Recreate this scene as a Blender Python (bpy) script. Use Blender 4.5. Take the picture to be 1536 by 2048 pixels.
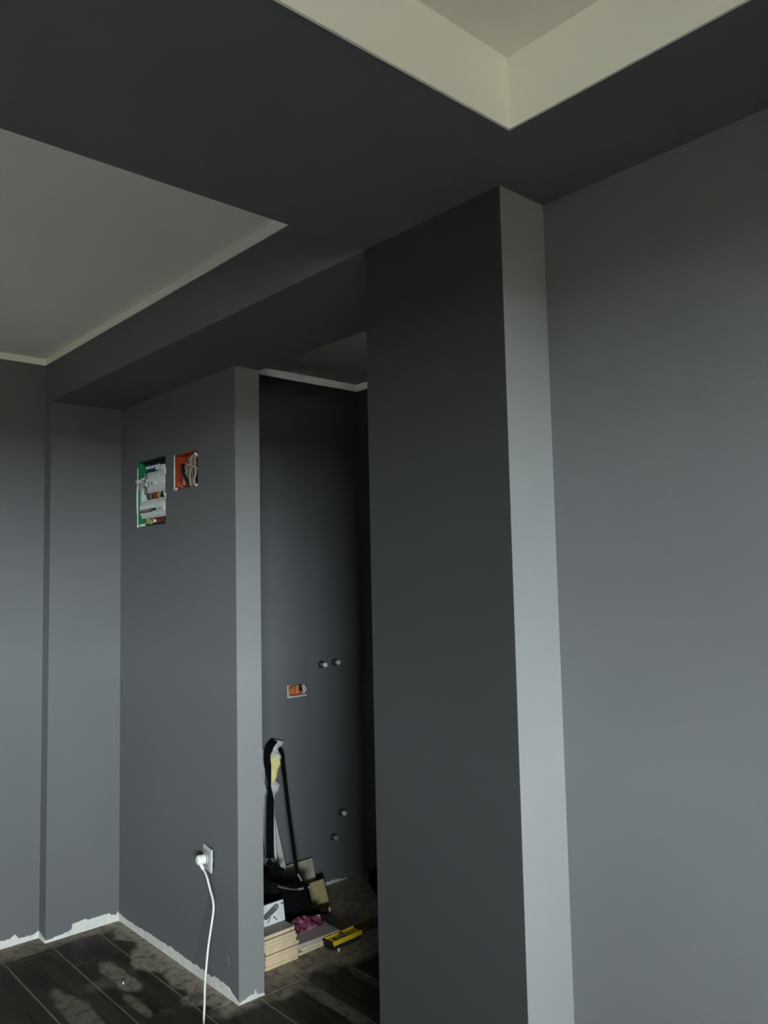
import bpy, bmesh, math, random
from mathutils import Vector, Matrix, noise

scene = bpy.context.scene
for o in list(bpy.data.objects):
    bpy.data.objects.remove(o)
COL = scene.collection

# ------------------------------------------------------------------ camera
YAW, PITCH, ROLL, FPX, EYE = 0.8358, 0.0797, -0.0216, 1609.55, 1.695
fw = Vector((-math.sin(YAW) * math.cos(PITCH), math.cos(YAW) * math.cos(PITCH), math.sin(PITCH)))
r0 = Vector((math.cos(YAW), math.sin(YAW), 0))
u0 = r0.cross(fw)
rt = r0 * math.cos(ROLL) + u0 * math.sin(ROLL)
up = -r0 * math.sin(ROLL) + u0 * math.cos(ROLL)
cam_data = bpy.data.cameras.new('camera')
cam_data.sensor_fit = 'VERTICAL'
cam_data.sensor_height = 36.0
cam_data.lens = FPX / 2048 * 36.0
cam_data.clip_start = 0.02
cam = bpy.data.objects.new('camera', cam_data)
COL.objects.link(cam)
cam.matrix_world = Matrix(((rt.x, up.x, -fw.x, 0), (rt.y, up.y, -fw.y, 0), (rt.z, up.z, -fw.z, EYE), (0, 0, 0, 1)))
scene.camera = cam

# ------------------------------------------------------------------ sky (even overcast daylight)
world = bpy.data.worlds.new('overcast_sky')
scene.world = world
world.use_nodes = True
bg = world.node_tree.nodes['Background']
bg.inputs[0].default_value = (0.87, 0.95, 1.0, 1)
bg.inputs[1].default_value = 10.0

# daylight comes in through real window openings: (wall, from, to, sill, head); a sky portal sits in each
XR, YF = 4.2, -5.0
WINDOWS = [('x', -3.6, -1.15, 1.12, 2.30)]
for wl, a0, a1, z0, z1 in WINDOWS:
    portal = bpy.data.lights.new('window_portal', 'AREA')
    portal.shape = 'RECTANGLE'
    portal.cycles.is_portal = True
    po = bpy.data.objects.new('window_portal', portal)
    COL.objects.link(po)
    if wl == 'x':
        portal.size, portal.size_y = z1 - z0, a1 - a0
        po.location = (XR + 0.10, (a0 + a1) / 2, (z0 + z1) / 2)
        po.rotation_euler = (0, math.radians(90), 0)
    else:
        portal.size, portal.size_y = a1 - a0, z1 - z0
        po.location = ((a0 + a1) / 2, YF - 0.06, (z0 + z1) / 2)
        po.rotation_euler = (math.radians(90), 0, 0)

scene.view_settings.view_transform = 'Standard'
scene.view_settings.look = 'None'
scene.view_settings.exposure = 4.6
scene.view_settings.gamma = 1.0
scene.view_settings.use_curve_mapping = False
scene.cycles.max_bounces = 12
scene.cycles.diffuse_bounces = 8
scene.cycles.transparent_max_bounces = 12

# ------------------------------------------------------------------ materials
MATS = {}


def mat(name, col, rough=0.6, spec=0.4, metal=0.0, bump=0.0, bscale=60.0, var=0.0, vscale=4.0, trans=0.0, alpha=1.0):
    m = bpy.data.materials.new(name)
    m.use_nodes = True
    nt = m.node_tree
    b = nt.nodes['Principled BSDF']
    b.inputs['Base Color'].default_value = (*col, 1)
    b.inputs['Roughness'].default_value = rough
    b.inputs['Metallic'].default_value = metal
    b.inputs['Specular IOR Level'].default_value = spec
    b.inputs['Alpha'].default_value = alpha
    tc = nt.nodes.new('ShaderNodeTexCoord')
    if var > 0:
        n = nt.nodes.new('ShaderNodeTexNoise')
        n.inputs['Scale'].default_value = vscale
        n.inputs['Detail'].default_value = 5
        nt.links.new(tc.outputs['Object'], n.inputs['Vector'])
        r = nt.nodes.new('ShaderNodeMapRange')
        r.inputs[1].default_value = 0.25
        r.inputs[2].default_value = 0.75
        r.inputs[3].default_value = 1 - var
        r.inputs[4].default_value = 1 + var
        nt.links.new(n.outputs[0], r.inputs[0])
        mx = nt.nodes.new('ShaderNodeVectorMath')
        mx.operation = 'SCALE'
        mx.inputs[0].default_value = col
        nt.links.new(r.outputs[0], mx.inputs['Scale'])
        nt.links.new(mx.outputs[0], b.inputs['Base Color'])
    if bump > 0:
        n2 = nt.nodes.new('ShaderNodeTexNoise')
        n2.inputs['Scale'].default_value = bscale
        n2.inputs['Detail'].default_value = 6
        nt.links.new(tc.outputs['Object'], n2.inputs['Vector'])
        bp = nt.nodes.new('ShaderNodeBump')
        bp.inputs['Strength'].default_value = bump
        bp.inputs['Distance'].default_value = 0.002
        nt.links.new(n2.outputs[0], bp.inputs['Height'])
        nt.links.new(bp.outputs[0], b.inputs['Normal'])
    MATS[name] = m
    return m


mat('grey_paint', (0.118, 0.119, 0.124), 0.72, 0.25, bump=0.12, bscale=180, var=0.04, vscale=2.2)
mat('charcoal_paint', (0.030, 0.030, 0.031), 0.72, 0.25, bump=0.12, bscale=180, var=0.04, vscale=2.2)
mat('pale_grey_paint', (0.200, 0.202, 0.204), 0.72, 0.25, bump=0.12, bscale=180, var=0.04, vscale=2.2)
mat('white_paint', (0.80, 0.775, 0.71), 0.8, 0.2, bump=0.06, bscale=150)
mat('raw_plaster', (0.60, 0.585, 0.55), 0.95, 0.1, bump=0.5, bscale=120, var=0.12, vscale=30)
mat('grout', (0.30, 0.275, 0.23), 0.95, 0.1, var=0.35, vscale=6)
mat('outside_ground', (0.068, 0.058, 0.041), 0.95, 0.1, var=0.2, vscale=0.3)
mat('added_slab_tile', (0.30, 0.25, 0.18), 0.7, 0.3, var=0.1, vscale=3)
mat('added_slab_wall', (0.35, 0.32, 0.27), 0.9, 0.1)
mat('bounce_sheet', (0.72, 0.69, 0.63), 0.9, 0.1)
mat('window_white', (0.7, 0.7, 0.7), 0.4)
mat('white_plastic', (0.55, 0.56, 0.54), 0.4, 0.5)
mat('cable_white', (0.74, 0.74, 0.71), 0.45, 0.4)
mat('pale_grey_plastic', (0.30, 0.31, 0.29), 0.5)
mat('mid_grey_plastic', (0.12, 0.125, 0.12), 0.5)
mat('green_plastic', (0.006, 0.15, 0.05), 0.55)
mat('black_plastic', (0.008, 0.009, 0.009), 0.5)
mat('cavity_dark', (0.02, 0.02, 0.02), 0.9)
mat('red_wire', (0.25, 0.012, 0.02), 0.5)
mat('blue_wire', (0.015, 0.06, 0.22), 0.5)
mat('yellow_wire', (0.36, 0.33, 0.06), 0.5)
mat('brick_red', (0.28, 0.045, 0.018), 0.85, 0.15, bump=0.5, bscale=80, var=0.35, vscale=25)
mat('orange_plastic', (0.62, 0.10, 0.05), 0.5, var=0.15, vscale=40)
mat('salmon_plastic', (0.60, 0.26, 0.17), 0.5)
mat('grey_cable', (0.27, 0.245, 0.205), 0.6, var=0.15, vscale=60)
mat('dull_cable', (0.13, 0.11, 0.08), 0.6)
mat('shade_maroon', (0.035, 0.006, 0.008), 0.9, 0.1)
mat('green_wire', (0.16, 0.22, 0.10), 0.6)
mat('pink_paper', (0.42, 0.22, 0.22), 0.7, var=0.4, vscale=60)
mat('steel', (0.55, 0.55, 0.55), 0.3, 0.5, metal=0.9)
mat('chalk_cap', (0.72, 0.73, 0.73), 0.5)
mat('tile_body', (0.60, 0.455, 0.30), 0.85, 0.15, bump=0.3, bscale=90, var=0.14, vscale=35)
mat('tile_body_pale', (0.64, 0.55, 0.36), 0.85, 0.15, bump=0.3, bscale=90, var=0.14, vscale=35)
mat('tile_top', (0.33, 0.305, 0.255), 0.7, 0.25, var=0.12, vscale=20)
mat('tile_top_brown', (0.50, 0.435, 0.39), 0.7, 0.25, var=0.12, vscale=20)
mat('tile_beige', (0.40, 0.36, 0.27), 0.7, 0.25, var=0.16, vscale=12)
mat('tile_ochre', (0.46, 0.38, 0.19), 0.7, 0.25, var=0.18, vscale=12)
mat('bag_black', (0.004, 0.004, 0.0045), 0.85, 0.08, bump=0.3, bscale=200)
mat('strap_black', (0.003, 0.0035, 0.004), 0.9, 0.05)
mat('bag_trim', (0.10, 0.10, 0.105), 0.45)
mat('bag_reflector', (0.27, 0.27, 0.28), 0.4)
mat('roller_yellow', (0.62, 0.55, 0.25), 0.95, 0.1, bump=0.9, bscale=140, var=0.18, vscale=50)
mat('board_white', (0.42, 0.42, 0.41), 0.5)
mat('level_yellow', (0.90, 0.60, 0.03), 0.4, 0.5)
mat('level_vial', (0.10, 0.14, 0.10), 0.15, 0.6)
mat('handle_maroon', (0.035, 0.012, 0.015), 0.5)
mat('batten_olive', (0.13, 0.095, 0.02), 0.7)
mat('brass', (0.55, 0.40, 0.30), 0.4)
mat('package_white', (0.58, 0.59, 0.59), 0.6, var=0.1, vscale=40)
mat('print_grey', (0.16, 0.16, 0.165), 0.6)
mat('print_dark', (0.09, 0.09, 0.095), 0.6)
mat('pebble', (0.72, 0.71, 0.66), 0.8)


def wrap_material():
    m = bpy.data.materials.new('plastic_wrap')
    m.use_nodes = True
    nt = m.node_tree
    b = nt.nodes['Principled BSDF']
    b.inputs['Base Color'].default_value = (0.66, 0.66, 0.66, 1)
    b.inputs['Roughness'].default_value = 0.3
    b.inputs['Alpha'].default_value = 0.55
    MATS['plastic_wrap'] = m


wrap_material()


def purple_material():
    m = bpy.data.materials.new('purple_print')
    m.use_nodes = True
    nt = m.node_tree
    b = nt.nodes['Principled BSDF']
    b.inputs['Roughness'].default_value = 0.5
    tc = nt.nodes.new('ShaderNodeTexCoord')
    n = nt.nodes.new('ShaderNodeTexNoise')
    n.inputs['Scale'].default_value = 26
    n.inputs['Detail'].default_value = 4
    nt.links.new(tc.outputs['Object'], n.inputs['Vector'])
    r = nt.nodes.new('ShaderNodeValToRGB')
    e = r.color_ramp.elements
    e[0].position = 0.40
    e[0].color = (0.07, 0.008, 0.025, 1)
    e[1].position = 0.72
    e[1].color = (0.48, 0.36, 0.40, 1)
    k = r.color_ramp.elements.new(0.55)
    k.color = (0.26, 0.06, 0.12, 1)
    nt.links.new(n.outputs[0], r.inputs[0])
    nt.links.new(r.outputs[0], b.inputs['Base Color'])
    MATS['purple_print'] = m


purple_material()


def plank_material():
    """dark brown wood-look plank with grain along x, plus plaster dust lying where it was swept"""
    m = bpy.data.materials.new('dark_wood_plank')
    m.use_nodes = True
    nt = m.node_tree
    N, L = nt.nodes, nt.links
    b = N['Principled BSDF']
    b.inputs['Specular IOR Level'].default_value = 0.2
    geo = N.new('ShaderNodeNewGeometry')
    oi = N.new('ShaderNodeObjectInfo')
    sc = N.new('ShaderNodeVectorMath')
    sc.operation = 'MULTIPLY'
    sc.inputs[1].default_value = (1.6, 22, 1)
    L.new(geo.outputs['Position'], sc.inputs[0])
    off = N.new('ShaderNodeVectorMath')
    off.operation = 'ADD'
    L.new(sc.outputs[0], off.inputs[0])
    comb = N.new('ShaderNodeCombineXYZ')
    ml = N.new('ShaderNodeMath')
    ml.operation = 'MULTIPLY'
    ml.inputs[1].default_value = 37
    L.new(oi.outputs['Random'], ml.inputs[0])
    L.new(ml.outputs[0], comb.inputs[0])
    L.new(ml.outputs[0], comb.inputs[2])
    L.new(comb.outputs[0], off.inputs[1])
    g = N.new('ShaderNodeTexNoise')
    g.inputs['Scale'].default_value = 1.0
    g.inputs['Detail'].default_value = 7
    g.inputs['Roughness'].default_value = 0.62
    L.new(off.outputs[0], g.inputs['Vector'])
    ramp = N.new('ShaderNodeValToRGB')
    e = ramp.color_ramp.elements
    e[0].position = 0.33
    e[0].color = (0.015, 0.0115, 0.008, 1)
    e[1].position = 0.70
    e[1].color = (0.066, 0.051, 0.034, 1)
    L.new(g.outputs[0], ramp.inputs[0])

    # dust: patches with their own outlines (plaster swept along the wall foot, blotches on the planks)
    def band(node_out, a, bb):
        r = N.new('ShaderNodeMapRange')
        r.interpolation_type = 'SMOOTHSTEP'
        r.inputs[1].default_value = a
        r.inputs[2].default_value = bb
        L.new(node_out, r.inputs[0])
        return r.outputs[0]

    def math2(op, a, c):
        n = N.new('ShaderNodeMath')
        n.operation = op
        for i, v in enumerate((a, c)):
            if isinstance(v, (int, float)):
                n.inputs[i].default_value = v
            else:
                L.new(v, n.inputs[i])
        return n.outputs[0]
    nz = N.new('ShaderNodeTexNoise')
    nz.inputs['Scale'].default_value = 5.0
    nz.inputs['Detail'].default_value = 5
    L.new(geo.outputs['Position'], nz.inputs['Vector'])
    sep = N.new('ShaderNodeSeparateXYZ')
    L.new(geo.outputs['Position'], sep.inputs[0])
    X, Y = sep.outputs[0], sep.outputs[1]
    wob = math2('MULTIPLY', math2('SUBTRACT', nz.outputs[0], 0.5), 0.34)
    yw = math2('ADD', Y, wob)
    xw = math2('ADD', X, wob)
    masks = []
    # swept dust along the panel wall (wall face y = 1.79, x -4.03 .. -2.9)
    m1 = math2('MULTIPLY', band(yw, 1.655, 1.70), band(xw, -2.84, -2.93))
    masks.append(math2('MULTIPLY', m1, 1.0))
    # along the pilaster and the left wall
    m2 = band(math2('ADD', X, math2('MULTIPLY', wob, 0.5)), -3.945, -3.985)
    masks.append(math2('MULTIPLY', m2, 0.65))

    def blob(cx, cy, rx, ry, k):
        dx = math2('DIVIDE', math2('SUBTRACT', X, cx), rx)
        dy = math2('DIVIDE', math2('SUBTRACT', Y, cy), ry)
        d = math2('SQRT', math2('ADD', math2('MULTIPLY', dx, dx), math2('MULTIPLY', dy, dy)), 0)
        d = math2('ADD', d, math2('MULTIPLY', wob, 4.5))
        masks.append(math2('MULTIPLY', band(d, 1.05, 0.7), k))
    blob(-3.47, 1.545, 0.20, 0.055, 0.75)
    blob(-3.32, 1.30, 0.26, 0.055, 0.5)
    blob(-3.20, 1.50, 0.14, 0.03, 0.5)
    blob(-2.93, 2.03, 0.12, 0.16, 0.75)
    blob(-3.40, 2.75, 0.33, 0.40, 0.62)
    blob(-2.72, 2.07, 0.35, 0.035, 0.5)
    blob(-2.62, 2.30, 0.26, 0.03, 0.35)
    tot = masks[0]
    for k in masks[1:]:
        tot = math2('MAXIMUM', tot, k)
    fine = N.new('ShaderNodeTexNoise')
    fine.inputs['Scale'].default_value = 28
    fine.inputs['Detail'].default_value = 6
    L.new(geo.outputs['Position'], fine.inputs['Vector'])
    tot = math2('MULTIPLY', tot, band(fine.outputs[0], 0.15, 0.6))
    # thin all-over scatter
    sc2 = math2('MULTIPLY', band(nz.outputs[0], 0.56, 0.72), 0.28)
    tot = math2('MAXIMUM', tot, sc2)
    mix = N.new('ShaderNodeMix')
    mix.data_type = 'RGBA'
    L.new(tot, mix.inputs['Factor'])
    L.new(ramp.outputs[0], mix.inputs['A'])
    mix.inputs['B'].default_value = (0.36, 0.315, 0.245, 1)
    L.new(mix.outputs['Result'], b.inputs['Base Color'])
    rr = N.new('ShaderNodeMapRange')
    rr.inputs[3].default_value = 0.5
    rr.inputs[4].default_value = 0.8
    L.new(tot, rr.inputs[0])
    L.new(rr.outputs[0], b.inputs['Roughness'])
    bp = N.new('ShaderNodeBump')
    bp.inputs['Strength'].default_value = 0.25
    bp.inputs['Distance'].default_value = 0.002
    L.new(g.outputs[0], bp.inputs['Height'])
    L.new(bp.outputs[0], b.inputs['Normal'])
    MATS['plank'] = m


plank_material()


def glass_material():
    m = bpy.data.materials.new('window_glass')
    m.use_nodes = True
    nt = m.node_tree
    nt.nodes.remove(nt.nodes['Principled BSDF'])
    t = nt.nodes.new('ShaderNodeBsdfTransparent')
    t.inputs[0].default_value = (0.95, 0.97, 0.96, 1)
    g = nt.nodes.new('ShaderNodeBsdfGlossy')
    g.inputs['Roughness'].default_value = 0.02
    x = nt.nodes.new('ShaderNodeMixShader')
    x.inputs[0].default_value = 0.05
    nt.links.new(t.outputs[0], x.inputs[1])
    nt.links.new(g.outputs[0], x.inputs[2])
    nt.links.new(x.outputs[0], nt.nodes['Material Output'].inputs[0])
    MATS['glass'] = m


glass_material()


# ------------------------------------------------------------------ mesh helpers
def link(name, bm, m, parent=None, smooth=False, bevel=0.0):
    bmesh.ops.recalc_face_normals(bm, faces=bm.faces)
    me = bpy.data.meshes.new(name)
    bm.to_mesh(me)
    bm.free()
    me.materials.append(MATS[m])
    if smooth:
        for p in me.polygons:
            p.use_smooth = True
    o = bpy.data.objects.new(name, me)
    COL.objects.link(o)
    if parent:
        o.parent = parent
        o.matrix_parent_inverse = parent.matrix_world.inverted()
    if bevel:
        bv = o.modifiers.new('bevel', 'BEVEL')
        bv.width = bevel
        bv.segments = 2
        bv.limit_method = 'ANGLE'
    return o


def empty(name, loc, label, cat, group=None, rz=0.0):
    o = bpy.data.objects.new(name, None)
    COL.objects.link(o)
    o.empty_display_size = 0.05
    o.location = loc
    o.rotation_euler = (0, 0, rz)
    o.matrix_world = Matrix.Translation(loc) @ Matrix.Rotation(rz, 4, 'Z')
    return tag(o, label, cat, group)


def tag(o, label, cat, group=None):
    o['label'] = label
    o['category'] = cat
    if group:
        o['group'] = group
    return o


def struct(o, label, cat):
    o['kind'] = 'structure'
    o['label'] = label
    o['category'] = cat
    return o


def box(bm, a, b, M=None):
    x0, y0, z0 = a
    x1, y1, z1 = b
    vs = [Vector(p) for p in ((x0, y0, z0), (x1, y0, z0), (x1, y1, z0), (x0, y1, z0),
                              (x0, y0, z1), (x1, y0, z1), (x1, y1, z1), (x0, y1, z1))]
    if M:
        vs = [M @ v for v in vs]
    v = [bm.verts.new(p) for p in vs]
    for f in ((0, 3, 2, 1), (4, 5, 6, 7), (0, 1, 5, 4), (1, 2, 6, 5), (2, 3, 7, 6), (3, 0, 4, 7)):
        bm.faces.new([v[i] for i in f])
    return bm


def boxo(name, a, b, m, parent=None, bevel=0.0, M=None):
    return link(name, box(bmesh.new(), a, b, M), m, parent, bevel=bevel)


def frame_of(t):
    t = t.normalized()
    h = Vector((0, 0, 1)) if abs(t.z) < 0.9 else Vector((1, 0, 0))
    s = t.cross(h).normalized()
    return s, t.cross(s).normalized()


def tube(bm, pts, r, seg=8, caps=True):
    pts = [Vector(p) for p in pts]
    rs = r if isinstance(r, (list, tuple)) else [r] * len(pts)
    rings = []
    s = None
    for i, p in enumerate(pts):
        t = pts[min(i + 1, len(pts) - 1)] - pts[max(i - 1, 0)]
        t.normalize()
        if s is None:
            s, n = frame_of(t)
        else:
            s = (s - t * s.dot(t)).normalized()
            n = t.cross(s)
        rings.append([bm.verts.new(p + (s * math.cos(a) + n * math.sin(a)) * rs[i])
                      for a in [2 * math.pi * k / seg for k in range(seg)]])
    for a, b in zip(rings, rings[1:]):
        for k in range(seg):
            bm.faces.new((a[k], a[(k + 1) % seg], b[(k + 1) % seg], b[k]))
    if caps:
        bm.faces.new(rings[0][::-1])
        bm.faces.new(rings[-1])
    return bm


def smooth_path(pts, n=6):
    pts = [Vector(p) for p in pts]
    out = []
    for i in range(len(pts) - 1):
        p0, p1, p2, p3 = pts[max(i - 1, 0)], pts[i], pts[i + 1], pts[min(i + 2, len(pts) - 1)]
        for k in range(n):
            t = k / n
            out.append(0.5 * ((2 * p1) + (p2 - p0) * t + (2 * p0 - 5 * p1 + 4 * p2 - p3) * t * t + (3 * p1 - p0 - 3 * p2 + p3) * t ** 3))
    out.append(pts[-1])
    return out


def lathe(bm, prof, axis_pt, axis, seg=20):
    """prof: (radius, distance along axis)"""
    axis = Vector(axis).normalized()
    s, n = frame_of(axis)
    p0 = Vector(axis_pt)
    rings = []
    for r, h in prof:
        rings.append([bm.verts.new(p0 + axis * h + (s * math.cos(a) + n * math.sin(a)) * max(r, 1e-5))
                      for a in [2 * math.pi * k / seg for k in range(seg)]])
    for a, b in zip(rings, rings[1:]):
        for k in range(seg):
            bm.faces.new((a[k], a[(k + 1) % seg], b[(k + 1) % seg], b[k]))
    bm.faces.new(rings[0][::-1])
    bm.faces.new(rings[-1])
    return bm


def ribbon(bm, pts, widths, side, thick):
    """flat webbing: width along `side`, with real thickness"""
    pts = [Vector(p) for p in pts]
    side0 = Vector(side).normalized()
    rings = []
    for i, p in enumerate(pts):
        t = (pts[min(i + 1, len(pts) - 1)] - pts[max(i - 1, 0)]).normalized()
        s = (side0 - t * side0.dot(t)).normalized()
        n = t.cross(s)
        w = widths[i] / 2
        h = thick / 2
        rings.append([bm.verts.new(p + s * a * w + n * c * h) for a, c in ((-1, -1), (1, -1), (1, 1), (-1, 1))])
    for a, b in zip(rings, rings[1:]):
        for k in range(4):
            bm.faces.new((a[k], a[(k + 1) % 4], b[(k + 1) % 4], b[k]))
    bm.faces.new(rings[0][::-1])
    bm.faces.new(rings[-1])
    return bm


def slab_holes(name, axis, front, back, u, v, holes, m, parent=None):
    """wall slab whose face `front` (coordinate on `axis`) has holes (u0,u1,v0,v1,depth);
    depth None = right through.  u,v are the other two axes in order."""
    bm = bmesh.new()
    us = sorted(set([u[0], u[1]] + [h[0] for h in holes] + [h[1] for h in holes]))
    vs = sorted(set([v[0], v[1]] + [h[2] for h in holes] + [h[3] for h in holes]))
    sgn = 1 if back > front else -1

    def pt(a, b, c):
        if axis == 'x':
            return (c, a, b)
        if axis == 'y':
            return (a, c, b)
        return (a, b, c)
    cache = {}

    def V(a, b, c):
        k = (round(a, 5), round(b, 5), round(c, 5))
        if k not in cache:
            cache[k] = bm.verts.new(pt(a, b, c))
        return cache[k]

    def quad(*q):
        bm.faces.new([V(*p) for p in q])

    def hole(a, b):
        for h in holes:
            if h[0] <= a < h[1] and h[2] <= b < h[3]:
                return h
    for i in range(len(us) - 1):
        for j in range(len(vs) - 1):
            a, b, c, d = us[i], us[i + 1], vs[j], vs[j + 1]
            h = hole(a, c)
            if h is None:
                quad((a, c, front), (b, c, front), (b, d, front), (a, d, front))
            if h is None or h[4] is not None:
                quad((a, c, back), (b, c, back), (b, d, back), (a, d, back))
            if h is not None:
                e = back if h[4] is None else front + sgn * h[4]
                if h[4] is not None:
                    quad((a, c, e), (b, c, e), (b, d, e), (a, d, e))
                if a == h[0]:
                    quad((a, c, front), (a, d, front), (a, d, e), (a, c, e))
                if b == h[1]:
                    quad((b, c, front), (b, d, front), (b, d, e), (b, c, e))
                if c == h[2]:
                    quad((a, c, front), (b, c, front), (b, c, e), (a, c, e))
                if d == h[3]:
                    quad((a, d, front), (b, d, front), (b, d, e), (a, d, e))
    for i in range(len(us) - 1):
        a, b = us[i], us[i + 1]
        for c in v:
            quad((a, c, front), (b, c, front), (b, c, back), (a, c, back))
    for j in range(len(vs) - 1):
        c, d = vs[j], vs[j + 1]
        for a in u:
            quad((a, c, front), (a, d, front), (a, d, back), (a, c, back))
    return link(name, bm, m, parent)


# ------------------------------------------------------------------ the setting
XL, XP, XS, XC0, XC1, XB = -4.120, -4.035, -2.910, -1.639, -1.155, -3.653
Y0, Y1, Y2, Y3, YB = 1.430, 1.792, 1.912, 1.594, 3.097
ZS, ZT, ZC = 2.600, 2.798, 2.830
XT, YT, ZTRAY = -0.984, 1.257, 2.750

g = bmesh.new()
bmesh.ops.create_grid(g, x_segments=12, y_segments=12, size=80)
bmesh.ops.translate(g, verts=g.verts, vec=(40, 0, -0.6))
struct(link('ground', g, 'outside_ground'), 'bare beige ground outside the window', 'ground')

floor = struct(boxo('floor', (-4.24, YF - .12, -0.15), (XR + .12, 3.22, -0.0018), 'grout'),
               'dark brown wood-look plank floor dusted with plaster', 'floor')
# planks, 1.2 m x 0.2196 m laid along x; butt joints placed row by row
PW, PL, GAP = 0.2196, 1.20, 0.0085
random.seed(4)
plank_mesh = {}
row_off = {0: -3.707, -1: -3.923, -2: -3.20}
for row in range(-40, 9):
    ya = 1.440 + row * PW
    yb = ya + PW
    ya, yb = max(ya, YF), min(yb, YB)
    if yb - ya < 0.02:
        continue
    off = row_off.get(row, -3.707 + random.choice((0.4, 0.8, 0.15, 0.6, 1.0)) + random.uniform(-.05, .05))
    lo = XL if row < 2 else XB
    hi = XR if row < 1 else XC0
    x = off - PL * math.ceil((off - lo) / PL)
    while x < hi:
        a, b = max(x, lo), min(x + PL, hi)
        x += PL
        if b - a < 0.03:
            continue
        key = (round(b - a, 3), round(yb - ya, 3))
        if key not in plank_mesh:
            bm = box(bmesh.new(), (GAP / 2, GAP / 2, 0), (b - a - GAP / 2, yb - ya - GAP / 2, 0.0018))
            me = bpy.data.meshes.new('plank')
            bmesh.ops.recalc_face_normals(bm, faces=bm.faces)
            bm.to_mesh(me)
            bm.free()
            me.materials.append(MATS['plank'])
            plank_mesh[key] = me
        o = bpy.data.objects.new('plank', plank_mesh[key])
        COL.objects.link(o)
        o.parent = floor
        o.location = (a, ya, -0.0018)

# walls
struct(boxo('wall_left', (-4.24, YF, 0), (XL, Y0, ZC), 'grey_paint'), 'dark grey painted left wall under the pale ceiling', 'wall')
struct(boxo('wall_pilaster', (-4.24, Y0, 0), (XP, Y2, ZS), 'grey_paint'), 'shallow grey pilaster between the left wall and the panel wall', 'wall')
PAN = (-3.834, -3.535, 1.966, 2.297)
JUN = (-3.446, -3.226, 2.120, 2.284)
struct(slab_holes('wall_back', 'y', Y1, Y2, (XP, XS), (0, ZS),
                  [PAN + (0.06,), JUN + (0.05,), (-3.165, -3.098, 0.487, 0.552, 0.05)], 'grey_paint'),
       'grey wall with the open fuse box, ending at the bathroom doorway', 'wall')
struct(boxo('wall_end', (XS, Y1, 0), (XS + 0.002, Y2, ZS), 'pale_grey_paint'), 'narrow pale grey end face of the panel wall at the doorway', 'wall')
struct(boxo('wall_header', (-4.24, Y0, ZS), (XC0, Y2, ZC), 'grey_paint'), 'grey header beam over the recess and the doorway', 'beam')
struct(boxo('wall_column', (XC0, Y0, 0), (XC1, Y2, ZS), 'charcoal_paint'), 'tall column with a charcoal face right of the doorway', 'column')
# the column's side is a paler grey than the walls: a skim coat with its own thickness
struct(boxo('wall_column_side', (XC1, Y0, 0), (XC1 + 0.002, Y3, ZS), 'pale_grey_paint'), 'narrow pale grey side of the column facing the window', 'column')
struct(boxo('wall_right_of_column', (XC1, Y3, 0), (XR + .12, Y2, ZS), 'grey_paint'), 'large plain grey wall right of the column', 'wall')
BOX = (2.567, 2.696, 1.047, 1.113)
struct(slab_holes('wall_bathroom_left', 'x', XB, -3.80, (Y2, 3.22), (0, ZC + 0.02), [BOX + (0.045,)], 'grey_paint'),
       'grey bathroom wall with capped water pipes', 'wall')
struct(boxo('wall_bathroom_back', (XB, YB, 0), (-1.50, 3.22, ZC + 0.02), 'grey_paint'), 'unlit grey back wall of the bathroom', 'wall')
struct(boxo('wall_bathroom_right', (XC0, Y2, 0), (-1.50, YB, ZC + 0.02), 'grey_paint'), 'hidden right wall of the bathroom', 'wall')
struct(boxo('wall_bathroom_front', (-3.80, 1.905, 0), (XB, Y2, ZS), 'grey_paint'), 'bathroom side of the panel wall', 'wall')
struct(slab_holes('wall_window', 'x', XR, XR + .22, (YF, Y3), (0, ZC), [w[1:] + (None,) for w in WINDOWS if w[0] == 'x'], 'grey_paint'),
       'grey window wall at the right end of the room', 'wall')
struct(slab_holes('wall_behind', 'y', YF, YF - .12, (-4.24, XR + .22), (0, ZC), [w[1:] + (None,) for w in WINDOWS if w[0] == 'y'], 'grey_paint'), 'grey wall behind the viewer', 'wall')

# ceilings
TRAY_X1, TRAY_Y0 = XR - 0.65, YF + 0.6
struct(slab_holes('ceiling_soffit', 'z', ZS, ZTRAY, (XC0, XR), (YF, Y3),
                  [(XT - 0.006, TRAY_X1 + 0.006, TRAY_Y0 - 0.006, YT + 0.006, None)], 'grey_paint'),
       'flat dark grey dropped ceiling around the white tray', 'ceiling')
struct(boxo('ceiling_tray', (XC0, YF, ZTRAY), (XR, Y3, ZC), 'white_paint'), 'white recessed ceiling inside the tray', 'ceiling')
struct(boxo('ceiling_left', (-4.24, YF, ZC), (XC0, Y0, ZC + 0.08), 'white_paint'), 'pale ceiling panel on the left behind the soffit', 'ceiling')
struct(boxo('ceiling_bathroom', (-3.80, Y2, ZC + 0.02), (-1.50, 3.22, ZC + 0.10), 'white_paint'), 'white bathroom ceiling seen through the doorway', 'ceiling')
struct(boxo('roof', (-4.30, YF - .2, ZC + 0.10), (XR + .3, 3.30, ZC + 0.25), 'white_paint'), 'slab over the whole flat', 'roof')

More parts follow.
